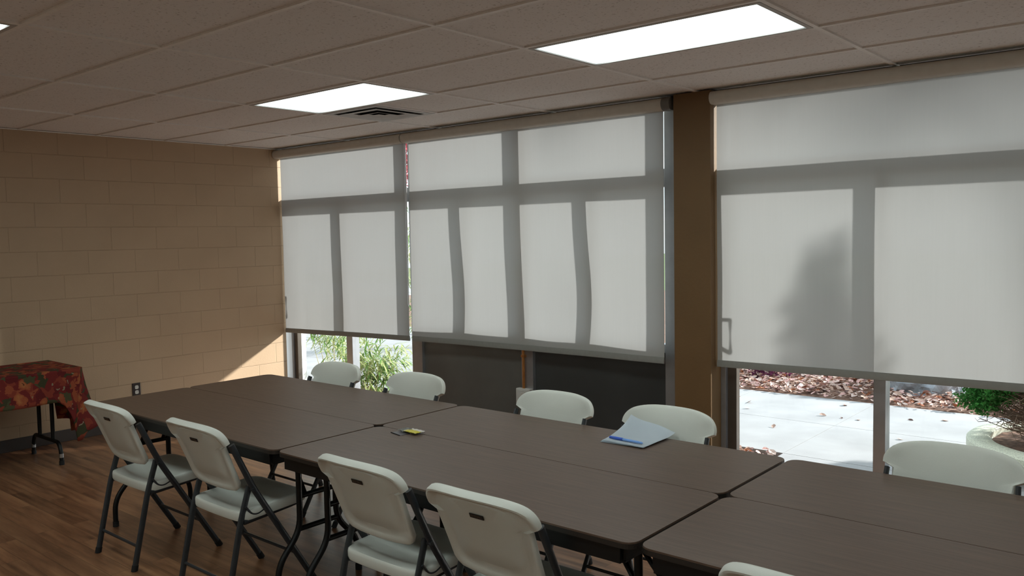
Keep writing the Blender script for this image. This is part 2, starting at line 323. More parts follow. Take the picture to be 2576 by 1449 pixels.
def rounded(pts, rad, n=5):
    """polyline with filleted corners"""
    P = [Vector(p) for p in pts]; o = [P[0]]
    for i in range(1, len(P)-1):
        a, b, c = P[i-1:i+2]; d1 = (a-b); d2 = (c-b); rr = min(rad, d1.length*0.48, d2.length*0.48)
        p, q = b+d1.normalized()*rr, b+d2.normalized()*rr
        for k in range(n+1):
            t = k/n; o.append(p*(1-t)**2 + b*2*t*(1-t) + q*t*t)
    return o + [P[-1]]
def tube(bm, pts, r, seg=10, r2=None, side=(1, 0, 0), radii=None, cap=True):
    """swept ellipse; r2 = half size along `side`"""
    P = [Vector(p) for p in pts]; rings = []; S0 = Vector(side)
    for i, p in enumerate(P):
        tdir = (P[min(i+1, len(P)-1)] - P[max(i-1, 0)]).normalized()
        s = S0 - tdir*S0.dot(tdir)
        if s.length < 1e-3: s = Vector((0, 1, 0.01)) - tdir*tdir.dot(Vector((0, 1, 0.01)))
        s.normalize(); n = tdir.cross(s); k = radii[i] if radii else 1.0
        rings.append([bm.verts.new(p + s*(r2 or r)*k*cos(a) + n*r*k*sin(a)) for a in [2*pi*j/seg for j in range(seg)]])
    for a, b in zip(rings, rings[1:]):
        for j in range(seg): bm.faces.new((a[j], a[(j+1) % seg], b[(j+1) % seg], b[j]))
    if cap: bm.faces.new(rings[0][::-1]); bm.faces.new(rings[-1])
    return bm
def lathe(bm, prof, seg=32, c=(0, 0, 0)):
    rings = [[bm.verts.new((c[0]+rr*cos(2*pi*j/seg), c[1]+rr*sin(2*pi*j/seg), c[2]+z)) for j in range(seg)] for rr, z in prof]
    for a, b in zip(rings, rings[1:]):
        for j in range(seg): bm.faces.new((a[j], a[(j+1) % seg], b[(j+1) % seg], b[j]))
    if prof[0][0] > 1e-4: bm.faces.new(rings[0])
    if prof[-1][0] > 1e-4: bm.faces.new(rings[-1][::-1])
    return bm
def prism(bm, outline, z0, z1, bevel=0.0):
    a = [bm.verts.new((x, y, z0)) for x, y in outline]; b = [bm.verts.new((x, y, z1)) for x, y in outline]
    bm.faces.new(a[::-1]); top = bm.faces.new(b)
    for i in range(len(a)): j = (i+1) % len(a); bm.faces.new((a[i], a[j], b[j], b[i]))
    if bevel: bmesh.ops.bevel(bm, geom=list(top.edges), offset=bevel, segments=2, profile=0.5, affect='EDGES')
    return bm
def rrect(x0, x1, y0, y1, r, n=6):
    o = []
    for cx, cy, a0 in ((x1-r, y1-r, 0), (x0+r, y1-r, 90), (x0+r, y0+r, 180), (x1-r, y0+r, 270)):
        for k in range(n+1): a = radians(a0+90*k/n); o.append((cx+r*cos(a), cy+r*sin(a)))
    return o
B = bmesh.new

# ------------------------------------------------------------------ the room
X0, YB, XR = -3.529, -4.5, 7.0        # left wall, back wall, right wall
YW = 3.592                            # front face of the pillar
bm = box(B(), X0-0.3, XR, YB, 3.80, -0.12, 0.0); struct('floor', bm, M['floor'], label='brown wood plank floor of the meeting room', cat='floor')
bm = box(B(), X0-0.22, X0, YB-0.2, 3.672, 0, CEIL+0.2); struct('wall_left', bm, M['block'], label='tan painted concrete block wall', cat='wall')
bm = box(B(), X0-0.22, XR+0.2, YB-0.2, YB, 0, CEIL+0.2); struct('wall_back', bm, M['pale'], label='pale painted wall behind the viewer', cat='wall')
bm = box(B(), XR, XR+0.2, YB, 3.8, 0, CEIL+0.2); struct('wall_right', bm, M['pale'], label='side wall out of view to the right', cat='wall')
bm = box(B(), 1.058, 1.327, YW, 4.02, 0, CEIL, 0.004); box(bm, 3.95, XR, 3.70, 3.95, 0, CEIL+0.1)
struct('wall_window', bm, M['plaster'], label='tan plastered pier between the covered windows', cat='wall')
bm = box(B(), X0-0.022, X0-0.0005+0.012, YB, 3.665, 0.0, 0.10, 0.003)
for v in bm.verts: v.co.x = max(v.co.x, X0-0.01)
struct('baseboard_left', bm, M['base'], label='dark cove baseboard along the block wall', cat='baseboard')
bm = box(B(), X0-0.5, X0-0.002, 3.80, 3.915, 0, 2.75); struct('wall_outside', bm, M['white_wall'], label='white painted exterior wall end beside the left window', cat='wall')
bm = box(B(), X0-0.6, XR+0.3, YB-0.3, 3.95, CEIL+0.22, CEIL+0.42); struct('roof', bm, M['white_wall'], label='flat roof slab', cat='roof')
bm = box(B(), X0-0.3, XR, 3.69, 3.73, CEIL+0.004, CEIL+0.22); struct('trim_1', bm, M['bronze'], label='metal header above the windows', cat='trim')

# ceiling cells
T = 0.6096
LAMPS = [(-1.2192, 3*T), (1.2192, 3*T), (-1.2192, -T), (1.2192, -T), (3.6576, -T), (3.6576, 3*T), (-1.2192, -5*T), (1.2192, -5*T), (3.6576, -5*T)]
VENT = (-1.2192, 4*T)
bm = B(); zt = CEIL+0.009
import math as _m
gx = [X0] + [k*2*T for k in range(-2, 6)] + [XR]
gy = [YB] + [k*T for k in range(-7, 6)] + [3.86]
def isl(x, y): return any(abs(x-a) < .02 and abs(y-b) < .02 for a, b in LAMPS)
for i in range(len(gx)-1):
    for j in range(len(gy)-1):
        xa, xb, ya, yb = gx[i], gx[i+1], gy[j], gy[j+1]
        if isl(xa, ya): continue
        if abs(xa-VENT[0]) < .02 and abs(ya-VENT[1]) < .02: xa += T
        vs = [bm.verts.new((p, q, zt)) for p, q in ((xa, ya), (xb, ya), (xb, yb), (xa, yb))]; bm.faces.new(vs)
ceil = obj('ceiling', bm, M['tile']); tag(ceil, 'suspended acoustic tile ceiling', 'ceiling', kind='structure')
bm = B(); zb = CEIL-0.001; hw = 0.0115
for x in gx[1:-1]: box(bm, x-hw, x+hw, YB, 3.74, zb, CEIL+0.03)
for y in gy[1:-1]: box(bm, X0, XR, y-hw, y+hw, zb+0.0008, CEIL+0.029)
box(bm, VENT[0]+T-hw, VENT[0]+T+hw, VENT[1], VENT[1]+T, zb+0.0004, CEIL+0.03)
box(bm, X0, X0+0.018, YB, 3.74, zb, CEIL+0.005)
gr = obj('ceiling_grid', bm, M['grid'], ceil)
bm = B(); box(bm, X0-0.1, XR, YB, 3.74, CEIL+0.14, CEIL+0.2); obj('ceiling_deck', bm, M['dark'], ceil)

# recessed troffer lights
def lamp(x, y):
    o = thing('ceiling_light', '', 'ceiling light', (x+T, y+T/2, CEIL))
    bm = B(); L, W_ = T-0.013, T/2-0.013
    for a in ((-L, L, -W_, -W_+0.022), (-L, L, W_-0.022, W_), (-L, -L+0.022, -W_+0.022, W_-0.022), (L-0.022, L, -W_+0.022, W_-0.022)): box(bm, *a, -0.002, 0.02)
    obj('frame', bm, M['lampframe'], o)
    bm = box(B(), -L+0.02, L-0.02, -W_+0.02, W_-0.02, 0.003, 0.012); obj('diffuser', bm, M['lamp'], o)
    bm = box(B(), -L, L, -W_, W_, 0.03, 0.10); obj('housing', bm, M['dark'], o)
    return o
l0 = lamp(*LAMPS[0]); l0['label'] = 'lit rectangular ceiling light beside the square air vent'
for (x, y), lab in zip(LAMPS[1:], ('large lit rectangular ceiling light above the middle tables', 'lit ceiling light cut off at the left picture edge', 'lit ceiling light above and behind the viewer', 'lit ceiling light above the viewer to the right', 'lit ceiling light out of view over the right tables', 'ceiling light by the back wall on the block wall side', 'ceiling light by the back wall in the middle', 'ceiling light by the back wall on the far side')):
    c = copy_tree(l0); c.location = (x+T, y+T/2, CEIL); c['label'] = lab
for o in [q for q in sc.objects if q.name.startswith('ceiling_light')]: o['group'] = 'fluorescent panels in the tile ceiling'

# square air diffuser
v = thing('air_vent', 'square white stepped air diffuser in the ceiling beside a light', 'air vent', (VENT[0]+T/2, VENT[1]+T/2, CEIL))
def frame_sq(bm, ro, ri, zo, zi, th=0.002):
    for (za, zb_) in ((zo, zi),):
        o = [bm.verts.new((sx*ro, sy*ro, za)) for sx, sy in ((-1, -1), (1, -1), (1, 1), (-1, 1))]
        i_ = [bm.verts.new((sx*ri, sy*ri, zb_)) for sx, sy in ((-1, -1), (1, -1), (1, 1), (-1, 1))]
        o2 = [bm.verts.new(q.co+Vector((0, 0, th))) for q in o]; i2 = [bm.verts.new(q.co+Vector((0, 0, th))) for q in i_]
        for k in range(4):
            j = (k+1) % 4
            bm.faces.new((o[k], o[j], i_[j], i_[k])); bm.faces.new((o2[k], i2[k], i2[j], o2[j])); bm.faces.new((o[k], o2[k], o2[j], o[j])); bm.faces.new((i_[k], i_[j], i2[j], i2[k]))
bm = B(); frame_sq(bm, 0.292, 0.238, -0.003, -0.003); obj('flange', bm, M['vent'], v)
for ro, ri, zo, zi in ((0.212, 0.135, -0.010, -0.002), (0.108, 0.056, -0.013, -0.004)):
    bm = B(); frame_sq(bm, ro, ri, zo, zi); obj('louvre', bm, M['vent'], v)
bm = B(); frame_sq(bm, 0.034, 0.001, -0.012, -0.009); obj('center_plate', bm, M['vent'], v)
bm = box(B(), -0.285, 0.285, -0.285, 0.285, 0.06, 0.10); obj('duct', bm, M['dark'], v)

# ------------------------------------------------------------------ windows
FY0, FY1 = 3.735, 3.815
def bars(name, rects, mt, parent, y0=FY0, y1=FY1, bev=0.003):
    for x0, x1, z0, z1 in rects:
        obj(name, box(B(), x0, x1, y0, y1, z0, z1, bev), mt, parent)
def window(n, label, jambs, mullions, x0, x1, panes, thin=(), panels=(), sill=None, top=2.66):
    o = thing('window_%d' % n, label, 'window', (0, 0, 0)); o['kind'] = 'structure'
    bars('jamb', jambs, M['alu'], o)
    bars('mullion', mullions, M['alu'], o, 3.732, 3.818)
    bars('glazing_bar', thin, M['alu'], o, 3.745, 3.805)
    bars('transom', [(x0, x1, 1.985, 2.11)], M['alu'], o, 3.738, 3.812)
    bars('head', [(x0, x1, top, 2.80)], M['alu'], o, 3.738, 3.812)
    bars('sill', [(x0, x1, 0.0, 0.07)], M['alu'], o, 3.73, 3.83)
    if sill: bars('rail', [(x0, x1, sill-0.06, sill)], M['alu'], o, 3.738, 3.812)
    for a in panels: obj('infill_panel', box(B(), a[0], a[1], 3.765, 3.79, 0.07, a[2], 0.002), M['panel' if a[0] > -1 else 'panel_sheen'], o)
    for a in panes: obj('pane', box(B(), a[0], a[1], 3.772, 3.778, a[2], a[3]), M['glass'], o)
    return o
w1 = window(1, 'left window bay with two tall panes behind a blind', [(X0, -3.50, 0, 2.80)], [(-2.62, -2.53, 0, 1.99)], X0, -1.69,
            [(-3.44, -2.62, 0.07, 1.985), (-2.53, -1.69, 0.07, 1.985), (-3.50, -1.69, 2.11, 2.66)])
bars('door_stile', [(-3.497, -3.445, 0.06, 1.985)], M['bronze'], w1, 3.75, 3.80)
w2 = window(2, 'middle window bay with dark panels below the glass', [(0.905, 1.057, 0, 2.80), (-1.69, -1.56, 0, 2.80)], [(-0.405, -0.29, 0, 2.66)], -1.56, 0.905,
            [(-1.56, -1.03, 0.88, 1.985), (-0.94, -0.405, 0.88, 1.985), (-0.29, 0.255, 0.88, 1.985), (0.345, 0.905, 0.88, 1.985), (-1.56, -0.405, 2.11, 2.66), (-0.29, 0.905, 2.11, 2.66)],
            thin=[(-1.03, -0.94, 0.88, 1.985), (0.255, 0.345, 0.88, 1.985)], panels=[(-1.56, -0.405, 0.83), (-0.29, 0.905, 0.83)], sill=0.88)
w3 = window(3, 'right window bay looking onto the walkway and planter', [(1.327, 1.362, 0, 2.80), (3.90, 3.95, 0, 2.80)], [(2.31, 2.38, 0, 1.99), (3.25, 3.32, 0, 1.99)], 1.36, 3.90,
            [(1.41, 2.31, 0.07, 1.985), (2.38, 3.25, 0.07, 1.985), (3.32, 3.90, 0.07, 1.985), (1.36, 3.90, 2.11, 2.66)])
bars('door_stile', [(1.368, 1.432, 0.06, 1.985)], M['bronze'], w3, 3.75, 3.80)
def pull(x, z0, z1, par):
    bm = B(); tube(bm, rounded([(x, 3.80, z1-0.03), (x+0.125, 3.85, z1), (x+0.125, 3.85, z0), (x, 3.80, z0+0.01)], 0.01), 0.012, 8, side=(0, 0, 1))
    tube(bm, [(x, 3.80, (z0+z1)/2-0.02), (x+0.02, 3.82, (z0+z1)/2-0.02)], 0.008, 8, side=(0, 0, 1))
    obj('pull_handle', bm, M['alu'], par, True)
pull(1.432, 0.97, 1.19, w3); pull(-3.487, 0.96, 1.17, w1)

# conduit, surface box and wall outlet
o = thing('wire_conduit', 'copper coloured conduit pipe running down the middle mullion', 'pipe', (-0.37, 3.712, 0.44))
obj('pipe', tube(B(), [(0, 0, 0.0), (0, 0, 2.0)], 0.011, 12), M['copper'], o, True)
for z in (0.25, 1.3): obj('strap', box(B(), -0.016, 0.016, -0.013, 0.020, z, z+0.02, 0.003), M['copper'], o)
o = thing('outlet_box', 'white surface outlet box at the foot of the copper pipe', 'outlet', (-0.36, 3.73, 0.30))
obj('body', box(B(), -0.072, 0.072, -0.045, 0.002, 0, 0.14, 0.006), M['white'], o)
obj('cover_plate', box(B(), -0.058, 0.058, -0.049, -0.0455, 0.012, 0.128, 0.0015), M['white'], o)
for z in (0.035, 0.08): obj('socket', box(B(), -0.016, 0.016, -0.052, -0.0495, z, z+0.028, 0.001), M['cream'], o)
o = thing('wall_outlet', 'dark brown outlet plate with two white sockets on the block wall', 'outlet', (X0, 2.076, 0.345))
obj('plate', box(B(), 0.0, 0.007, -0.037, 0.037, -0.06, 0.06, 0.002), M['brownplate'], o)
for z in (-0.022, 0.022):
    bm = B(); prism(bm, rrect(-0.016, 0.016, -0.016, 0.016, 0.010), 0, 0.004)
    for vv in bm.verts: vv.co = Vector((0.007+vv.co.z, vv.co.x, vv.co.y+z))
    s = obj('socket', bm, M['white'], o)
    bm = B()
    for yy in (-0.006, 0.006): box(bm, 0.0112, 0.0118, yy-0.001, yy+0.001, z-0.001, z+0.007)
    obj('slot', bm, M['dark'], s)

# ------------------------------------------------------------------ roller blinds
def blind(label, x0, x1, zb0, zb1, endcap, seed, ztop=2.50, bulge=()):
    o = thing('roller_blind', label, 'blind', ((x0+x1)/2, 3.66, CEIL), group='roller blinds over the windows')
    cx = (x0+x1)/2; nx, nz = 90, 60
    def yoff(x, z):
        h = (2.48-z)/1.75
        y = 0.006*sin(x*2.1+seed)*h + 0.004*noise.noise(Vector((x*1.5, z*1.2, seed*3.7)))
        y += 0.005*noise.noise(Vector((x*4, z*2.2, seed)))*h
        for bx, bz, bw, ba in bulge: y += ba*math.exp(-((x-bx)/bw)**2)*math.exp(-((z-bz)/0.45)**2)
        return y
    bm = B(); g = []
    for i in range(nx+1):
        x = x0 + (x1-x0)*i/nx; zb = zb0 + (zb1-zb0)*i/nx + 0.012; row = []
        for j in range(nz+1):
            z = zb + (ztop-zb)*j/nz
            row.append(bm.verts.new((x-cx, yoff(x, z), z-CEIL)))
        g.append(row)
    for i in range(nx):
        for j in range(nz): bm.faces.new((g[i][j], g[i+1][j], g[i+1][j+1], g[i][j+1]))
    obj('fabric', bm, M['fabric'], o, True)
    bm = B()
    n = 40; prev = None; rings = []
    for i in range(n+1):
        x = x0+(x1-x0)*i/n; z = zb0+(zb1-zb0)*i/n; y = yoff(x, z+0.02)
        ring = [bm.verts.new((x-cx, y+dy, z-CEIL+dz)) for dy, dz in ((-0.006, 0.002), (-0.008, 0.02), (-0.0035, 0.046), (0.0035, 0.046), (0.008, 0.02), (0.006, 0.002), (0, 0))]
        rings.append(ring)
    for a, b in zip(rings, rings[1:]):
        for j in range(7): bm.faces.new((a[j], a[(j+1) % 7], b[(j+1) % 7], b[j]))
    bm.faces.new(rings[0][::-1]); bm.faces.new(rings[-1])
    obj('hem_bar', bm, M['hem'], o, True)
    # cassette: rounded-front box section
    bm = B(); prof = [(0.030, -0.004), (0.030, -0.088), (-0.015, -0.092)]
    for k in range(9): a = radians(-100+k*24.0); prof.append((-0.052-0.040*cos(a+0) * 0.9, -0.052+0.042*sin(a)))
    prof += [(-0.015, -0.006)]
    prof = [(y, z) for y, z in prof]
    ex0, ex1 = x0-0.012, x1+0.012
    if endcap: ex1 = x1+0.03
    for xx in (ex0-cx, ex1-cx): pass
    A = [bm.verts.new((ex0-cx, y, z)) for y, z in prof]; C = [bm.verts.new((ex1-cx, y, z)) for y, z in prof]
    for j in range(len(prof)): k = (j+1) % len(prof); bm.faces.new((A[j], A[k], C[k], C[j]))
    bm.faces.new(A[::-1]); bm.faces.new(C)
    obj('cassette', bm, M['cassette'], o, True)
    if endcap:
        bm = B(); A = [bm.verts.new((ex1-cx+0.001, y*1.06-0.001, z*1.06+0.003)) for y, z in prof]; C = [bm.verts.new((ex1-cx+0.062, y*1.06-0.001, z*1.06+0.003)) for y, z in prof]
        for j in range(len(prof)): k = (j+1) % len(prof); bm.faces.new((A[j], A[k], C[k], C[j]))
        bm.faces.new(A[::-1]); bm.faces.new(C); obj('end_cap', bm, M['cap'], o, True)
    return o
b1 = blind('narrow left roller blind meeting the block wall', -3.512, -1.632, 0.702, 0.742, False, 1.0)
b2 = blind('middle roller blind above the dark panels', -1.592, 0.945, 0.745, 0.757, True, 2.3, bulge=((-1.0, 1.15, 0.25, 0.03), (0.3, 1.2, 0.25, 0.035), (-0.4, 0.9, 0.3, 0.015)))
b3 = blind('right roller blind in front of the walkway window', 1.338, 3.88, 0.771, 0.80, False, 4.1)
bm = B(); tube(bm, rounded([(0, 0, -0.085), (0.0, -0.002, -1.50), (0.010, -0.003, -1.535), (0.020, -0.002, -1.50), (0.016, 0, -0.085)], 0.012), 0.0022, 6)
c = obj('pull_cord', bm, M['cord'], b1, True); c.location = (-1.634+2.572, -0.012, 0)

# ------------------------------------------------------------------ chairs
def ring_loft(bm, outline, rings):
    """outline: list of (a,b); rings: list of callables (a,b)->Vector; closes both ends"""
    R = [[bm.verts.new(fn(a, b)) for a, b in outline] for fn in rings]; n = len(outline)
    for A, C in zip(R, R[1:]):
        for j in range(n): bm.faces.new((A[j], A[(j+1) % n], C[(j+1) % n], C[j]))
    return R
def back_outline():
    P = []
    P += [(-0.165, 0.0), (-0.185, 0.012), (-0.198, 0.035), (-0.200, 0.10), (-0.205, 0.19), (-0.207, 0.235)]
    P += [(-0.243, 0.252), (-0.241, 0.275), (-0.228, 0.302), (-0.200, 0.328), (-0.155, 0.347), (-0.10, 0.358), (-0.05, 0.362), (0, 0.363)]
    arch = [tuple(q)[:2] for q in catmull([(a, b, 0) for a, b in P[6:]], 3)]
    P = P[:6] + arch
    L = P[:-1]; full = P + [(-a, b) for a, b in reversed(L)]
    # densify the bottom
    full += [(x, -0.004) for x in (0.11, 0.055, 0, -0.055, -0.11)]
    return full
BT = Vector((0, -0.37, 0.929)).normalized()      # up along the back
BN = Vector((0, 0.929, 0.37)).normalized()       # towards the sitter
BO = Vector((0, -0.122, 0.530))
def back_pt(a, b, d):
    y = -0.020*(1-(a/0.25)**2)                    # concave towards the sitter
    lip = -0.02*max(0, (b-0.30)/0.06)**2 if b > 0.30 else 0.0
    return BO + Vector((a, 0, 0)) + BT*b + BN*(d+y+lip)
def backrest_bm():
    bm = B(); ol = back_outline(); c0 = (0, 0.19)
    def s(k, d): return lambda a, b: back_pt(c0[0]+(a-c0[0])*k, c0[1]+(b-c0[1])*k, d(c0[1]+(b-c0[1])*k) if callable(d) else d)
    th = lambda b: 0.011 + 0.012*max(0, min(1, (b-0.22)/0.12))
    R = ring_loft(bm, ol, [s(0.05, 0.006), s(0.4, 0.006), s(0.7, 0.006), s(0.88, 0.007), s(0.95, 0.0105), s(0.985, 0.009), s(1.0, 0.002),
                           s(1.0, lambda b: -th(b)*0.8), s(0.985, lambda b: -th(b)*1.15), s(0.955, lambda b: -th(b)*1.3), s(0.90, lambda b: -th(b)*1.05), s(0.86, -0.009), s(0.84, -0.006), s(0.70, -0.0055), s(0.675, -0.0095), s(0.35, -0.009), s(0.05, -0.009)])
    bm.faces.new(R[0][::-1]); bm.faces.new(R[-1]); return bm
def seat_bm():
    bm = B(); ol = rrect(-0.222, 0.222, -0.155, 0.218, 0.055, 5); L = []
    n = len(ol)
    for i in range(n):
        a, b = ol[i], ol[(i+1) % n]; L.append(a)
        d = math.hypot(b[0]-a[0], b[1]-a[1])
        k = int(d/0.05)
        for q in range(1, k): L.append((a[0]+(b[0]-a[0])*q/k, a[1]+(b[1]-a[1])*q/k))
    c0 = (0, 0.03)
    def h(x, y):
        z = 0.432 + 0.055*(y+0.155)                     # rises gently to the front
        z -= 0.016*max(0, 1-(x/0.20)**2)*max(0, 1-((y+0.01)/0.17)**2)
        if y > 0.17: z -= 0.35*(y-0.17)**1.3
        return z
    def s(k, dz): return lambda a, b: Vector((c0[0]+(a-c0[0])*k, c0[1]+(b-c0[1])*k, h(c0[0]+(a-c0[0])*k, c0[1]+(b-c0[1])*k)+dz))
    R = ring_loft(bm, L, [s(0.04, 0), s(0.3, 0), s(0.55, 0), s(0.75, 0), s(0.9, 0.001), s(0.965, 0.0005), s(0.99, -0.004), s(1.0, -0.014), s(1.0, -0.036), s(0.985, -0.045), s(0.95, -0.046), s(0.93, -0.022), s(0.3, -0.022), s(0.04, -0.022)])
    bm.faces.new(R[0][::-1]); bm.faces.new(R[-1]); return bm
def make_chair():
    t = thing('folding_chair', '', 'chair')
    obj('seat', seat_bm(), M['plastic'], t, True)
    bk = obj('backrest', backrest_bm(), M['plastic'], t, True)
    # label plate on the rear of the back with raised lettering
    bm = box(B(), -0.030, 0.030, -0.0015, 0.0015, -0.008, 0.008, 0.0006)
    up = BT; nn = BN; mat = Matrix(((1, 0, 0), (0, nn.y, nn.z), (0, up.y, up.z))).transposed()
    P0 = back_pt(0, 0.258, -0.0) - BN*0.0125
    for q in bm.verts: q.co = mat @ q.co + P0
    pl = obj('label_plate', bm, M['plate'], bk)
    cu = bpy.data.curves.new('lettering', 'FONT'); cu.body = 'LIFETIME'; cu.size = 0.0125; cu.align_x = 'CENTER'; cu.align_y = 'CENTER'; cu.extrude = 0.0004
    to = bpy.data.objects.new('lettering', cu); COL.objects.link(to)
    dg = bpy.context.evaluated_depsgraph_get(); me = bpy.data.meshes.new_from_object(to.evaluated_get(dg)); bpy.data.objects.remove(to)
    me.materials.clear(); me.materials.append(M['letter'])
    rot = Matrix(((-1, 0, 0), tuple(BT), tuple(-BN))).transposed()
    for q in me.vertices: q.co = rot @ q.co + P0 - BN*0.0019
    lo = bpy.data.objects.new('lettering', me); COL.objects.link(lo); lo.parent = pl
    for s in (-1, 1):
        pa = rounded([(s*0.226, 0.222, 0.012), (s*0.226, -0.092, 0.535), (s*0.219, -0.190, 0.752)], 0.06)
        lg = obj('leg', tube(B(), pa, 0.0155, 12, 0.0095), M['steel'], t, True)
        obj('foot_cap', tube(B(), [(s*0.226, 0.2285, 0.0), (s*0.226, 0.211, 0.030)], 0.0175, 12, 0.0115), M['rubber'], lg, True)
        pb = rounded([(s*0.206, -0.235, 0.012), (s*0.206, -0.150, 0.39), (s*0.206, -0.100, 0.545)], 0.05)
        lg = obj('leg', tube(B(), pb, 0.0155, 12, 0.0095), M['steel'], t, True)
        obj('foot_cap', tube(B(), [(s*0.206, -0.2375, 0.0), (s*0.206, -0.231, 0.030)], 0.0175, 12, 0.0115), M['rubber'], lg, True)
        obj('seat_rail', tube(B(), [(s*0.208, -0.135, 0.382), (s*0.208, 0.12, 0.402), (s*0.208, 0.165, 0.408)], 0.013, 10, 0.008), M['steel'], t, True)
        obj('link_arm', tube(B(), rounded([(s*0.218, -0.130, 0.455), (s*0.218, -0.10, 0.415), (s*0.218, -0.07, 0.408), (s*0.218, -0.02, 0.428)], 0.015), 0.0055, 8), M['steel'], t, True)
        obj('rivet', tube(B(), [(s*0.202, -0.098, 0.530), (s*0.240, -0.098, 0.530)], 0.008, 10, side=(0, 1, 0)), M['steel'], t, True)
    obj('crossbar', tube(B(), [(-0.21, -0.208, 0.118), (0.21, -0.208, 0.118)], 0.0075, 8, side=(0, 1, 0)), M['steel'], t, True)
    obj('crossbar', tube(B(), [(-0.228, 0.128, 0.165), (0.228, 0.128, 0.165)], 0.0075, 8, side=(0, 1, 0)), M['steel'], t, True)
    obj('crossbar', tube(B(), [(-0.21, -0.135, 0.384), (0.21, -0.135, 0.384)], 0.009, 8, side=(0, 1, 0)), M['steel'], t, True)
    return t
ch0 = make_chair()
NEAR = 'white folding chairs along the near side of the tables'; FAR = 'white folding chairs along the window side of the tables'
spots = [(-0.507, 0.735, 0, 'white folding chair on the near side closest to the flowered tablecloth', NEAR),
         (0.285, 0.775, 0, 'white folding chair on the near side at the right end of the left tables', NEAR),
         (1.415, 0.800, 0, 'white folding chair on the near side, third out from the block wall', NEAR),
         (2.035, 0.785, 0, 'large white folding chair in front with LIFETIME lettering readable on its back', NEAR),
         (3.13, 0.765, 0, 'white folding chair cropped by the bottom picture edge, only its top showing', NEAR),
         (-0.53, 1.744, pi, 'white folding chair on the window side, in front of the bamboo', FAR),
         (0.225, 1.744, pi, 'white folding chair on the window side partly before the left dark panel', FAR),
         (1.262, 1.744, pi, 'white folding chair on the window side beside the white outlet box', FAR),
         (1.925, 1.744, pi, 'white folding chair behind the curled papers, in front of the pier', FAR),
         (3.12, 1.744, pi, 'white folding chair on the window side in front of the planter', FAR)]
for i, (x, y, rz, lab, g) in enumerate(spots):
    c = ch0 if i == 0 else copy_tree(ch0)
    c.location = (x, y, 0); c.rotation_euler = (0, 0, rz); c['label'] = lab; c['group'] = g

# ------------------------------------------------------------------ folding tables
TH = 0.735; TL, TW = 1.838, 0.600
def leg_set(par, s, wish=True):
    x = s*(TL/2-0.10); names = []
    for sy in (-1, 1):
        pts = [(x, sy*0.105, TH-0.045), (x, sy*0.105, 0.30), (x, sy*0.235, 0.16), (x, sy*0.235, 0.014)]
        lg = obj('leg', tube(B(), rounded(pts, 0.07, 6), 0.0145, 12), M['black'], par, True)
        obj('foot_cap', tube(B(), [(x, sy*0.235, 0.0), (x, sy*0.235, 0.03)], 0.017, 12), M['rubber'], lg, True)
    for z in (0.305, 0.46): obj('stretcher', tube(B(), [(x, -0.105, z), (x, 0.105, z)], 0.0125, 10), M['black'], par, True)
    obj('stretcher', tube(B(), [(x, -0.25, TH-0.06), (x, 0.25, TH-0.06)], 0.0125, 10), M['black'], par, True)
    for sy in (-1, 1): obj('brace', tube(B(), [(x, sy*0.07, 0.46), (x-s*0.12, sy*0.055, TH-0.12), (x-s*0.30, sy*0.05, TH-0.05)], 0.008, 8, 0.012, side=(0, 1, 0)), M['black'], par, True)
    for ya, yb in ((-0.275, -0.13), (0.13, 0.275)): obj('leg_bracket', box(B(), x-0.06, x+0.055, ya, yb, TH-0.080, TH-0.035, 0.008), M['black'], par)
def make_table():
    t = thing('folding_table', '', 'table')
    ol = rrect(-TL/2, TL/2, -TW/2, TW/2, 0.045, 8)
    obj('tabletop', prism(B(), ol, TH-0.006, TH, 0.0015), M['laminate'], t)
    obj('edge_band', prism(B(), [(a*1.0008, b*1.002) for a, b in ol], TH-0.022, TH-0.0062), M['edge'], t)
    for sy in (-1, 1): obj('side_rail', box(B(), -TL/2+0.05, TL/2-0.05, sy*0.285-0.006, sy*0.285+0.006, TH-0.075, TH-0.022, 0.002), M['black'], t)
    for sx in (-1, 1): obj('end_rail', box(B(), sx*(TL/2-0.045)-0.006, sx*(TL/2-0.045)+0.006, -0.278, 0.278, TH-0.065, TH-0.022, 0.002), M['black'], t)
    for s in (-1, 1): leg_set(t, s)
    return t
tb0 = make_table()
XS = [(-0.243, 0), (1.608, 0), (3.462, 0)]
YS = [0.985, 1.589]
LT = [['brown folding table on the near side of the left pair, by the block wall', 'brown folding table on the near side of the middle pair', 'brown folding table nearest the lower right of the row'],
      ['brown folding table on the window side of the left pair', 'brown folding table on the window side of the middle pair, under the curled papers', 'brown folding table on the window side of the right pair, before the planter window']]
k = 0
for j in range(2):
    for i in range(3):
        c = tb0 if k == 0 else copy_tree(tb0); k += 1
        c.location = (XS[i][0] + (0.006 if j == 0 else 0), YS[j], 0); c.rotation_euler = (0, 0, 0.0)
        c['label'] = LT[j][i]; c['group'] = 'walnut topped folding tables pushed together in a row'

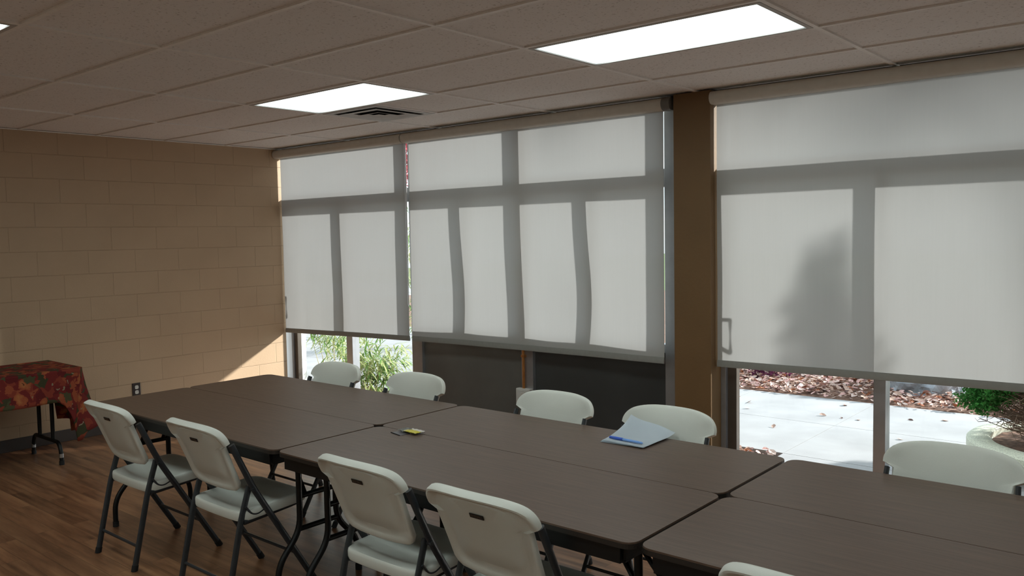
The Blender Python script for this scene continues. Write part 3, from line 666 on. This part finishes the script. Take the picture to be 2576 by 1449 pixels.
# ------------------------------------------------------------------ things on the tables
random.seed(4)
o = thing('paper_stack', 'stack of white papers with a lifted curled corner on the table', 'papers', (1.872, 1.793, TH+0.0006))
def sheet(bm, rz, dx, dy, z0, curl, th=0.0006):
    n = 14; g = []
    for i in range(n+1):
        row = []
        for j in range(n+1):
            a, b = i/n, j/n
            x, y = (a-0.5)*0.216, (b-0.5)*0.265
            z = z0 + curl*(0.062*max(0, b*0.75+(1-a)*0.6-0.52)**2*1.6 + 0.03*max(0, b-0.55)**2*2 + 0.006*sin(a*6+b*4)*b)
            yy = y - curl*0.25*max(0, b*0.75+(1-a)*0.6-0.6)**2*0.25
            cr_, sr_ = cos(rz), sin(rz); row.append(bm.verts.new((x*cr_-yy*sr_+dx, x*sr_+yy*cr_+dy, z)))
        g.append(row)
    fs = [bm.faces.new((g[i][j], g[i+1][j], g[i+1][j+1], g[i][j+1])) for i in range(n) for j in range(n)]
    bmesh.ops.solidify(bm, geom=fs, thickness=-th)
for kk, (rz, dx, dy, cu) in enumerate(((0.06, -0.012, 0.0, 0.1), (0.03, -0.006, 0.0, 0.45), (-0.02, 0.002, 0.0, 0.8), (-0.03, 0.006, 0.002, 1.0))):
    bm = B(); sheet(bm, rz, dx, dy, 0.0015+0.0022*kk, cu); s = obj('sheet', bm, M['paper'], o, True)
o = thing('ballpoint_pen', 'blue ballpoint pen lying on the white papers', 'pen', (1.874, 1.702, TH+0.0155), radians(-3)); o.scale = (1.2, 1.35, 1.35)
obj('barrel', lathe(B(), [(0.0015, -0.068), (0.0035, -0.062), (0.0042, -0.045), (0.0045, 0.03), (0.0045, 0.05)], 10), M['pen'], o, True)
obj('cap', lathe(B(), [(0.0052, 0.02), (0.0054, 0.05), (0.0050, 0.078), (0.002, 0.082)], 10), M['penink'], o, True)
obj('clip', box(B(), -0.0015, 0.0015, 0.0050, 0.0068, 0.025, 0.072, 0.0005), M['pen'], o)
for ch in o.children: ch.rotation_euler = (0, radians(90), 0)
for ch in list(o.children): ch.rotation_euler = (0, radians(-90), 0)

def slab(bm, pts, z0, th, warp=0.0):
    a = [bm.verts.new((x, y, z0+warp*z)) for x, y, z in pts]; b = [bm.verts.new((x, y, z0+th+warp*z)) for x, y, z in pts]
    bm.faces.new(a[::-1]); bm.faces.new(b)
    for i in range(len(a)): j = (i+1) % len(a); bm.faces.new((a[i], a[j], b[j], b[i]))
    return bm
o = thing('plastic_card', 'thin smoky plastic card under the yellow packet', 'card', (0.900, 1.238, TH+0.0004), radians(-12))
obj('card', slab(B(), [(a, b, 0) for a, b in rrect(-0.042, 0.042, -0.027, 0.027, 0.004, 3)], 0, 0.001), M['cardk'], o)
obj('rim', slab(slab(B(), [(-0.042, -0.029, 0), (0.040, -0.029, 0), (0.040, -0.026, 0), (-0.042, -0.026, 0)], 0.0, 0.003), [(-0.042, 0.026, 0), (0.04, 0.026, 0), (0.04, 0.029, 0), (-0.042, 0.029, 0)], 0, 0.003), M['rubber'], o)
o = thing('grey_wrapper', 'crumpled grey wrapper behind the yellow packet', 'wrapper', (0.893, 1.275, TH+0.003), radians(-10))
bm = B(); n = 10; g = [[bm.verts.new(((i/n-.5)*0.062, (j/n-.5)*0.05, 0.004+0.007*abs(noise.noise(Vector((i*.5, j*.6, 3.3))))+0.004*(j/n))) for j in range(n+1)] for i in range(n+1)]
fs = [bm.faces.new((g[i][j], g[i+1][j], g[i+1][j+1], g[i][j+1])) for i in range(n) for j in range(n)]
bmesh.ops.solidify(bm, geom=fs, thickness=-0.001); obj('foil', bm, M['grey'], o, True)
o = thing('yellow_packet', 'small yellow and white packet lying over the table seam', 'packet', (0.955, 1.279, TH+0.0105), radians(-4))
def puffy(x0, x1, y0, y1, h):
    bm = B(); n = 12
    for sgn in (1, -1):
        g = [[bm.verts.new((x0+(x1-x0)*i/n, y0+(y1-y0)*j/n, sgn*h*(sin(pi*i/n)*sin(pi*j/n))**0.5 + 0.0008*sgn + 0.002*noise.noise(Vector((i*.4, j*.4, 1))))) for j in range(n+1)] for i in range(n+1)]
        for i in range(n):
            for j in range(n): bm.faces.new((g[i][j], g[i+1][j], g[i+1][j+1], g[i][j+1]))
    bmesh.ops.remove_doubles(bm, verts=bm.verts, dist=0.0002); return bm
obj('pouch', puffy(-0.045, 0.045, -0.032, 0.004, 0.005), M['yellow'], o, True)
obj('printed_panel', puffy(-0.040, 0.045, 0.003, 0.028, 0.0035), M['cream'], o, True)
obj('sealed_edge', box(B(), -0.048, -0.040, -0.03, 0.028, -0.001, 0.002, 0.0008), M['cream'], o)

# ------------------------------------------------------------------ side table with printed cloth
TZ = 0.722; CX, CYE = -3.03, 1.285
t = thing('side_table', 'folding table against the block wall under the flowered cloth', 'table', (CX, 0.38, 0))
ol = rrect(-0.305, 0.305, -0.91, 0.895, 0.04)
obj('tabletop', prism(B(), ol, TZ-0.022, TZ-0.004, 0.001), M['laminate'], t)
for sy in (-1, 1):
    y = sy*0.745
    for dx in (-0.125, 0.125): obj('leg', tube(B(), [(dx, y, TZ-0.03), (dx, y, 0.175)], 0.0145, 12), M['black'], t, True)
    ft = obj('foot', tube(B(), rounded([(-0.265, y, 0.012), (-0.262, y, 0.10), (-0.225, y, 0.165), (0.225, y, 0.165), (0.262, y, 0.10), (0.265, y, 0.012)], 0.05), 0.0150, 12, side=(0, 1, 0)), M['black'], t, True)
    for dx in (-0.265, 0.265):
        obj('foot_cap', tube(B(), [(dx, y, 0), (dx, y, 0.030)], 0.018, 12, side=(0, 1, 0)), M['rubber'], ft, True)
        obj('sleeve', tube(B(), [(dx*0.997, y, 0.055), (dx*0.993, y, 0.085)], 0.0162, 12, side=(0, 1, 0)), M['chrome'], ft, True)
    for z in (0.50, 0.61): obj('stretcher', tube(B(), [(-0.125, y, z), (0.125, y, z)], 0.012, 10, side=(0, 1, 0)), M['black'], t, True)
# draped cloth
def cloth():
    bm = B(); uvl = bm.loops.layers.uv.new('UVMap'); UV = {}
    xw, xe = CX-0.325, CX+0.333; ye = CYE; zt_ = TZ+0.004
    peri = []   # (top point, hem point, uv top, uv hem)
    ys = [-0.85 + (ye-0.03+0.85)*i/40 for i in range(41)]
    for y in ys:
        hang = 0.235 + 0.006*sin(y*9)
        tcorner = max(0, (y-(ye-0.22))/0.19)
        hx = xe + 0.018 + 0.010*sin(y*11) - 0.01*tcorner
        hz = zt_ - hang - 0.20*tcorner**2
        peri.append(((xe, y, zt_), (hx, y - 0.06*tcorner**2, hz)))
    for k_ in range(1, 7):          # rounded corner, folding into a hanging tip
        a = radians(90*k_/7)
        tx, ty = xe-0.03+0.03*cos(a), ye-0.03+0.03*sin(a)
        q = k_/7
        tip = Vector((xe+0.005-0.02*q, ye-0.075+0.10*q, 0.155+0.02*abs(q-0.3)+0.08*q*q))
        if k_ in (1, 2): tip = Vector((xe-0.0, ye-0.105+0.02*k_, 0.30-0.13*(k_-1)))
        peri.append(((tx, ty, zt_), tuple(tip)))
    n_end = 26
    for i in range(n_end+1):
        q = i/n_end; x = xe-0.03 - (xe-0.03-xw)*q
        fold = 0.055*sin(q*9.5+0.4)*(1-0.3*q) + 0.03*sin(q*23)
        peri.append(((x, ye, zt_), (x - 0.01, ye+0.085+fold*0.8, 0.225 + 0.03*sin(q*7+1) - 0.02*q)))
    nh = 14; G = []
    for (a, h) in peri:
        a, h = Vector(a), Vector(h); row = []
        for k_ in range(nh+1):
            s = k_/nh; p = a.lerp(h, s)
            out_ = sin(pi*s)*0.012; 
            p.z = a.z + (h.z-a.z)*s
            # hangs rather straight at first, then follows the fold
            p.x = a.x + (h.x-a.x)*(s**1.2); p.y = a.y + (h.y-a.y)*(s**1.1)
            row.append(bm.verts.new(p)); UV[row[-1]] = None
        G.append(row)
    arc = 0; U = [0]
    for i in range(1, len(peri)): arc += max((Vector(peri[i][0])-Vector(peri[i-1][0])).length, (Vector(peri[i][1])-Vector(peri[i-1][1])).length*0.6); U.append(arc)
    for i in range(len(G)):
        for k_ in range(nh+1):
            hh = (Vector(peri[i][1])-Vector(peri[i][0])).length
            UV[G[i][k_]] = (U[i], -hh*k_/nh)
    def addf(vs):
        fc = bm.faces.new(vs)
        for lp in fc.loops: lp[uvl].uv = UV[lp.vert]
    for i in range(len(G)-1):
        for k_ in range(nh): addf((G[i][k_], G[i+1][k_], G[i+1][k_+1], G[i][k_+1]))
    # top surface
    tops = [bm.verts.new(g[0].co) for g in G] + [bm.verts.new((xw, -0.85, zt_))]
    fc = bm.faces.new(tops)
    for lp in fc.loops: lp[uvl].uv = (lp.vert.co.y+0.85, xe-lp.vert.co.x)
    return bm
cl = obj('tablecloth', cloth(), M['cloth'], None, True)
cl.data.polygons[len(cl.data.polygons)-1].use_smooth = False
sm = cl.modifiers.new('solid', 'SOLIDIFY'); sm.thickness = 0.0016; sm.offset = 1
tag(cl, 'red and orange autumn flower print cloth draped over the side table', 'tablecloth')

# ------------------------------------------------------------------ outdoors
bm = box(B(), -14, 14, 9.2, 20, -0.10, -0.012); box(bm, -2.2, 14, 6.84, 9.2, -0.10, -0.012); box(bm, -14, 1.40, 3.93, 4.60, -0.10, -0.03); struct('ground', bm, M['soil'], label='mulch bed beyond the walkway', cat='ground')
bm = B()
xj = [-8.24+1.206*k_ for k_ in range(0, 18)]
for a, b in zip(xj, xj[1:]):
    for y0, y1 in ((4.60, 5.702), (5.708, 6.83)):
        if b < -7.3 and False: continue
        box(bm, a+0.003, b-0.003, y0, y1, -0.10, 0.0)
for a, b in zip(xj, xj[1:]):
    if b < -1.9: box(bm, a+0.005, b-0.005, 6.84, 8.0, -0.10, 0.0, 0.004, 1); box(bm, a+0.005, b-0.005, 8.01, 9.2, -0.10, 0.0, 0.004, 1)
x_slab = 1.41
box(bm, x_slab, 13.0, 3.86, 4.594, -0.10, 0.0)
struct('walkway', bm, M['concrete'], label='pale concrete walkway slabs outside the windows', cat='walkway')
bm = box(B(), -30, 30, 20, 60, -0.10, -0.02); struct('lawn', bm, M['lawn'], label='lawn far beyond the mulch bed', cat='lawn')

random.seed(11)
def leaf(bm, p, size, mi, yaw=None, flat=1.0):
    yaw = random.uniform(0, 2*pi) if yaw is None else yaw
    R = Matrix.Rotation(yaw, 3, 'Z') @ Matrix.Rotation(random.uniform(-0.5, 0.5)*flat, 3, 'X') @ Matrix.Rotation(random.uniform(-0.5, 0.5)*flat, 3, 'Y')
    c = random.uniform(0.1, 0.35); sh = [(-0.5, 0, 0), (-0.2, 0.26, c*0.5), (0.15, 0.28, c*0.5), (0.5, 0.02, 0.1), (0.15, -0.28, c*0.5), (-0.2, -0.26, c*0.5)]
    vs = [bm.verts.new(Vector(p)+R @ Vector(q)*size) for q in sh]; mid = bm.verts.new(Vector(p)+R @ Vector((0, 0, 0))*size)
    for i in range(6):
        fc = bm.faces.new((vs[i], vs[(i+1) % 6], mid)); fc.material_index = mi
bm = B()
def litter(n, x0, x1, y0, y1, zmax):
    for _ in range(n):
        x, y = random.uniform(x0, x1), random.uniform(y0, y1)
        if ((x-1.58)/0.50)**2+((y-7.95)/0.50)**2 < 1: continue
        leaf(bm, (x, y, random.uniform(0.002, zmax)), random.uniform(0.04, 0.09), random.choices(range(5), (5, 4, 1.3, 2, 3))[0])
litter(6200, -2.15, 3.0, 6.84, 9.3, 0.05); litter(420, -0.5, 1.38, 4.05, 4.58, 0.02)
fl = obj('fallen_leaves', bm, LEAF); tag(fl, 'carpet of pink and brown fallen leaves beyond the walkway', 'leaves', kind='stuff')
bed = [(1850+5, 1014, 0), ]
WL = [(0.20, 6.42, 2, 0.055), (0.42, 6.20, 1, 0.075), (0.52, 5.93, 0, 0.05), (1.20, 6.58, 2, 0.075), (1.19, 6.03, 1, 0.07), (1.36, 6.02, 3, 0.035), (1.50, 6.03, 1, 0.05), (1.86, 6.28, 3, 0.05), (2.1, 6.42, 1, 0.06), (1.02, 5.35, 1, 0.065), (1.98, 5.52, 0, 0.05), (0.99, 4.72, 3, 0.035), (2.52, 6.22, 1, 0.085)]
leafs = []
import itertools
wl_lab = ['small rust leaf at the far left corner of the walkway slab', 'curled tan leaf on the walkway near its left visible edge', 'pale leaf on the slab left of the long joint', 'dark reddish leaf at the walkway edge beside the leaf bed', 'curled brown leaf just above the long walkway joint', 'tiny dark leaf between two larger ones above the joint', 'small upright leaf above the joint near the window bar', 'small dark leaf near the crossing of the walkway joints', 'tan leaf close to the window bar and the leaf bed', 'curled leaf alone on the front slab below the joint', 'pale leaf lying on the diagonal looking cross joint', 'tiny dark leaf at the near left corner of the walkway', 'long curled leaf on the slab to the right of the window bar']
for (x, y, mi, s), lab in zip(WL, wl_lab):
    bm = B(); leaf(bm, (0, 0, 0.0), s, 0, flat=0.7); zm = min(q.co.z for q in bm.verts)
    for q in bm.verts: q.co.z -= zm
    q = obj('dry_leaf', bm, LEAF[mi], loc=(x, y, 0.0005)); tag(q, lab, 'leaf', 'single dry leaves on the walkway')

# bamboo
def blade(bm, p, d, ln, wd, droop):
    d = d.normalized(); s = d.cross(Vector((0, 0, 1)));
    if s.length < 0.05: s = Vector((1, 0, 0))
    s.normalize(); P = []
    for k_, (t_, w_) in enumerate(((0, 0.15), (0.3, 1.0), (0.65, 0.8), (1.0, 0.0))):
        c_ = p + d*ln*t_ - Vector((0, 0, 1))*droop*ln*t_*t_
        P.append((bm.verts.new(c_+s*wd*w_), bm.verts.new(c_-s*wd*w_)) if w_ > 0 else (bm.verts.new(c_),))
    bm.faces.new((P[0][0], P[1][0], P[1][1], P[0][1])); bm.faces.new((P[1][0], P[2][0], P[2][1], P[1][1])); bm.faces.new((P[2][0], P[3][0], P[2][1]))
def bamboo(loc, n, h, spread, lo, nleaf, label, seed, lscale=1.0):
    random.seed(seed); o = thing('bamboo', label, 'bamboo', loc)
    bl = [B(), B()]
    for c_ in range(n):
        a = random.uniform(0, 2*pi); rr = random.uniform(0, spread*0.35); top = Vector((cos(a)*(rr+spread*random.uniform(.3, .9)), sin(a)*(rr+spread*random.uniform(.3, .8)), h*random.uniform(.6, 1.0)))
        pts = catmull([(cos(a)*rr, sin(a)*rr, 0), tuple(Vector((cos(a)*rr, sin(a)*rr, 0)).lerp(top, 0.5)+Vector((0, 0, h*0.06))), tuple(top)], 6)
        obj('cane', tube(B(), pts, 0.0035, 6, radii=[1-0.6*i/len(pts) for i in range(len(pts))]), M['cane'], o, True)
        for _ in range(nleaf):
            q = random.uniform(lo, 1.0); idx = q*(len(pts)-1); i0 = int(min(idx, len(pts)-2)); p = pts[i0].lerp(pts[i0+1], idx-i0)
            tw = Vector((random.uniform(-1, 1), random.uniform(-1, 1), random.uniform(-0.1, 0.6)))*0.11
            base = p + tw
            for _k in range(random.randint(2, 5)):
                blade(random.choice(bl), base, Vector((tw.x+random.uniform(-.15, .15), tw.y+random.uniform(-.15, .15), random.uniform(-0.08, 0.1))), random.uniform(0.09, 0.19)*lscale, random.uniform(0.006, 0.011)*lscale, random.uniform(0.1, 0.6))
    obj('foliage', bl[0], M['bamboo'], o); obj('pale_foliage', bl[1], M['bamboo2'], o)
    return o
bamboo((-3.10, 4.42, -0.03), 18, 0.60, 0.42, 0.15, 20, 'low bushy bamboo clump behind the second far chair', 21)
bamboo((-4.22, 4.80, 0.0), 9, 1.15, 0.55, 0.30, 34, 'taller bamboo with drooping leaves at the left window edge', 22)
bamboo((-5.3, 7.25, 0.0), 14, 2.5, 0.55, 0.1, 24, 'tall green bamboo seen through the slit between two blinds', 23, 1.2)

# shrubs, rock, planter
def leaf_cloud(bm, c, rad, n, size, squash=1.0, shell=0.55):
    for _ in range(n):
        d = Vector((random.gauss(0, 1), random.gauss(0, 1), random.gauss(0, 1))).normalized()*random.uniform(shell, 1.0)**0.7
        p = Vector(c)+Vector((d.x*rad, d.y*rad, d.z*rad*squash))
        a = Vector((random.uniform(-1, 1), random.uniform(-1, 1), random.uniform(-1, 1))).normalized()*size; b_ = a.cross(Vector((random.uniform(-1, 1), random.uniform(-1, 1), 1))).normalized()*size*0.5
        bm.faces.new([bm.verts.new(q) for q in (p-a, p+b_, p+a, p-b_)])
random.seed(5)
o = thing('red_maple', 'small tree with red leaves glimpsed high in the blind gap', 'tree', (-6.6, 8.4, -0.012))
obj('trunk', tube(B(), catmull([(0, 0, 0), (0.05, 0, 1.2), (0.0, 0.05, 2.4), (0.1, 0, 3.2)], 5), 0.06, 10), M['bark'], o, True)
bm = B()
for _ in range(12): leaf_cloud(bm, (random.uniform(-.9, .9), random.uniform(-.8, .8), random.uniform(2.6, 3.9)), 0.5, 260, 0.05)
obj('foliage', bm, M['redleaf'], o)
o = thing('oak_tree', 'tall tree on the lawn side whose high branch shades the right blind', 'tree', (9.3, 11.8, -0.012))
obj('trunk', tube(B(), catmull([(0, 0, 0), (0.1, 0, 2.5), (-0.1, 0.05, 5.0), (-0.7, 0, 6.9), (-1.7, 0, 7.4), (-2.9, -0.1, 7.5)], 6), 0.16, 12, radii=[1-0.85*i/31 for i in range(32)]), M['bark'], o, True)
bm = B()
for _ in range(30): leaf_cloud(bm, (random.uniform(-3.7, 0.4), random.uniform(-.5, .5), random.uniform(6.95, 7.75)), 0.26, 42, 0.06, 1, 0.1)
for _ in range(30): leaf_cloud(bm, (random.uniform(-1.6, 1.6), random.uniform(-.9, .9), random.uniform(7.3, 9.5)), 0.5, 120, 0.07, 1, 0.1)
obj('foliage', bm, M['redleaf2'], o)
o = thing('purple_shrub', 'low dark purple shrub among the fallen leaves', 'shrub', (-0.02, 7.72, -0.012))
bm = B(); leaf_cloud(bm, (0, 0, 0.10), 0.26, 500, 0.028, 0.45, 0.1); obj('foliage', bm, M['purple'], o)
obj('stem', tube(tube(B(), [(0, 0, 0), (0.1, 0, 0.12)], 0.006, 6), [(0, 0, 0), (-0.08, 0.05, 0.13)], 0.006, 6), M['bark'], o)
bm = B(); bmesh.ops.create_icosphere(bm, subdivisions=5, radius=1.0)
for q in bm.verts:
    d = q.co.normalized(); k_ = 1+0.28*noise.noise(d*1.6)+0.13*noise.noise(d*4.2)+0.05*noise.noise(d*11)
    q.co = Vector((d.x*0.48*k_, d.y*0.48*k_, max(-0.13, d.z*0.48*k_)))
rk = obj('boulder', bm, M['rock'], None, False, (1.58, 7.97, 0.115)); tag(rk, 'grey blue boulder in the leaf bed behind the walkway', 'boulder')

PC = (3.21, 5.28); RO = 0.70
pl = thing('planter', 'round pale aggregate concrete planter with a wide rim', 'planter', (PC[0], PC[1], 0.0))
obj('bowl', lathe(B(), [(0.42, 0.0), (0.46, 0.015), (0.55, 0.05), (0.625, 0.10), (0.64, 0.115), (0.64, 0.13)], 56), M['planter'], pl, True)
obj('rim', lathe(B(), [(0.64, 0.115), (RO-0.015, 0.12), (RO, 0.132), (RO, 0.185), (RO-0.02, 0.202), (RO-0.13, 0.206), (RO-0.15, 0.195), (RO-0.155, 0.13)], 56), M['planter'], pl, True)
bm = B(); ringv = []
for rr in (0.02, 0.15, 0.3, 0.42, 0.54):
    ringv.append([bm.verts.new((rr*cos(2*pi*j/40), rr*sin(2*pi*j/40), 0.165+0.03*(1-rr/0.54)+0.02*noise.noise(Vector((rr*cos(2*pi*j/40)*9, rr*sin(2*pi*j/40)*9, 0))))) for j in range(40)])
for a, b in zip(ringv, ringv[1:]):
    for j in range(40): bm.faces.new((a[j], a[(j+1) % 40], b[(j+1) % 40], b[j]))
bm.faces.new(ringv[0]); obj('soil', bm, M['soil'], pl, True)

random.seed(77)
cn = thing('conifer', 'half dead conifer in the planter, green on its left and bare brown twigs', 'shrub', (PC[0]-0.05, PC[1], 0.19))
obj('trunk', tube(B(), catmull([(0.05, 0, 0), (0.03, 0, 0.6), (0.0, 0.02, 1.3), (0, 0, 2.3)], 6), 0.035, 10, radii=[1-0.8*i/18 for i in range(19)]), M['bark'], cn, True)
tw = B(); gf = B()
def prof(z):
    k_ = [(0, .50), (.25, .68), (.7, .62), (1.1, .45), (1.5, .27), (2.0, .20), (2.4, .05), (3, .03)]
    for (a, b), (c, d) in zip(k_, k_[1:]):
        if z <= c: return b+(d-b)*(z-a)/(c-a)
    return .03
for i in range(1050):
    z = random.uniform(0.02, 1.0)**1.25*2.2 if i < 560 else random.uniform(0.03, 0.75); a = random.uniform(0, 2*pi); R_ = prof(z+0.1)*random.uniform(0.65, 1.0)
    p0 = Vector((0, 0, max(0.02, z*0.85))); p2 = Vector((cos(a)*R_, sin(a)*R_, z+0.08+random.uniform(-.05, .10)))
    pm = p0.lerp(p2, 0.55)+Vector((random.uniform(-.04, .04), random.uniform(-.04, .04), -0.04))
    pts = catmull([p0, pm, p2], 4); tube(tw, pts, 0.0065, 5, radii=[1, .9, .8, .7, .6, .5, .4, .3, .22], cap=False)
    for _ in range(7):
        q = pts[random.randint(3, 8)]; e_ = q+Vector((random.uniform(-1, 1), random.uniform(-1, 1), random.uniform(-.5, .8)))*0.10
        m_ = q.lerp(e_, 0.5)+Vector((random.uniform(-.02, .02), random.uniform(-.02, .02), random.uniform(-.02, .02)))
        tube(tw, [q, m_, e_], 0.0025, 4, radii=[1, .8, .4], cap=False)
    if cos(a-radians(175)) > 0.62 and 0.16 < z < 1.3:
        for _ in range(3): leaf_cloud(gf, p2+Vector((random.uniform(-.05, .05), random.uniform(-.05, .05), random.uniform(-.05, .05))), 0.065, 80, 0.015, 1, 0.1)
    elif z > 1.3 and random.random() < 0.35:
        leaf_cloud(gf, p2, 0.07, 30, 0.014, 1, 0.1)
obj('twigs', tw, M['bark'], cn); obj('foliage', gf, M['conifer'], cn)
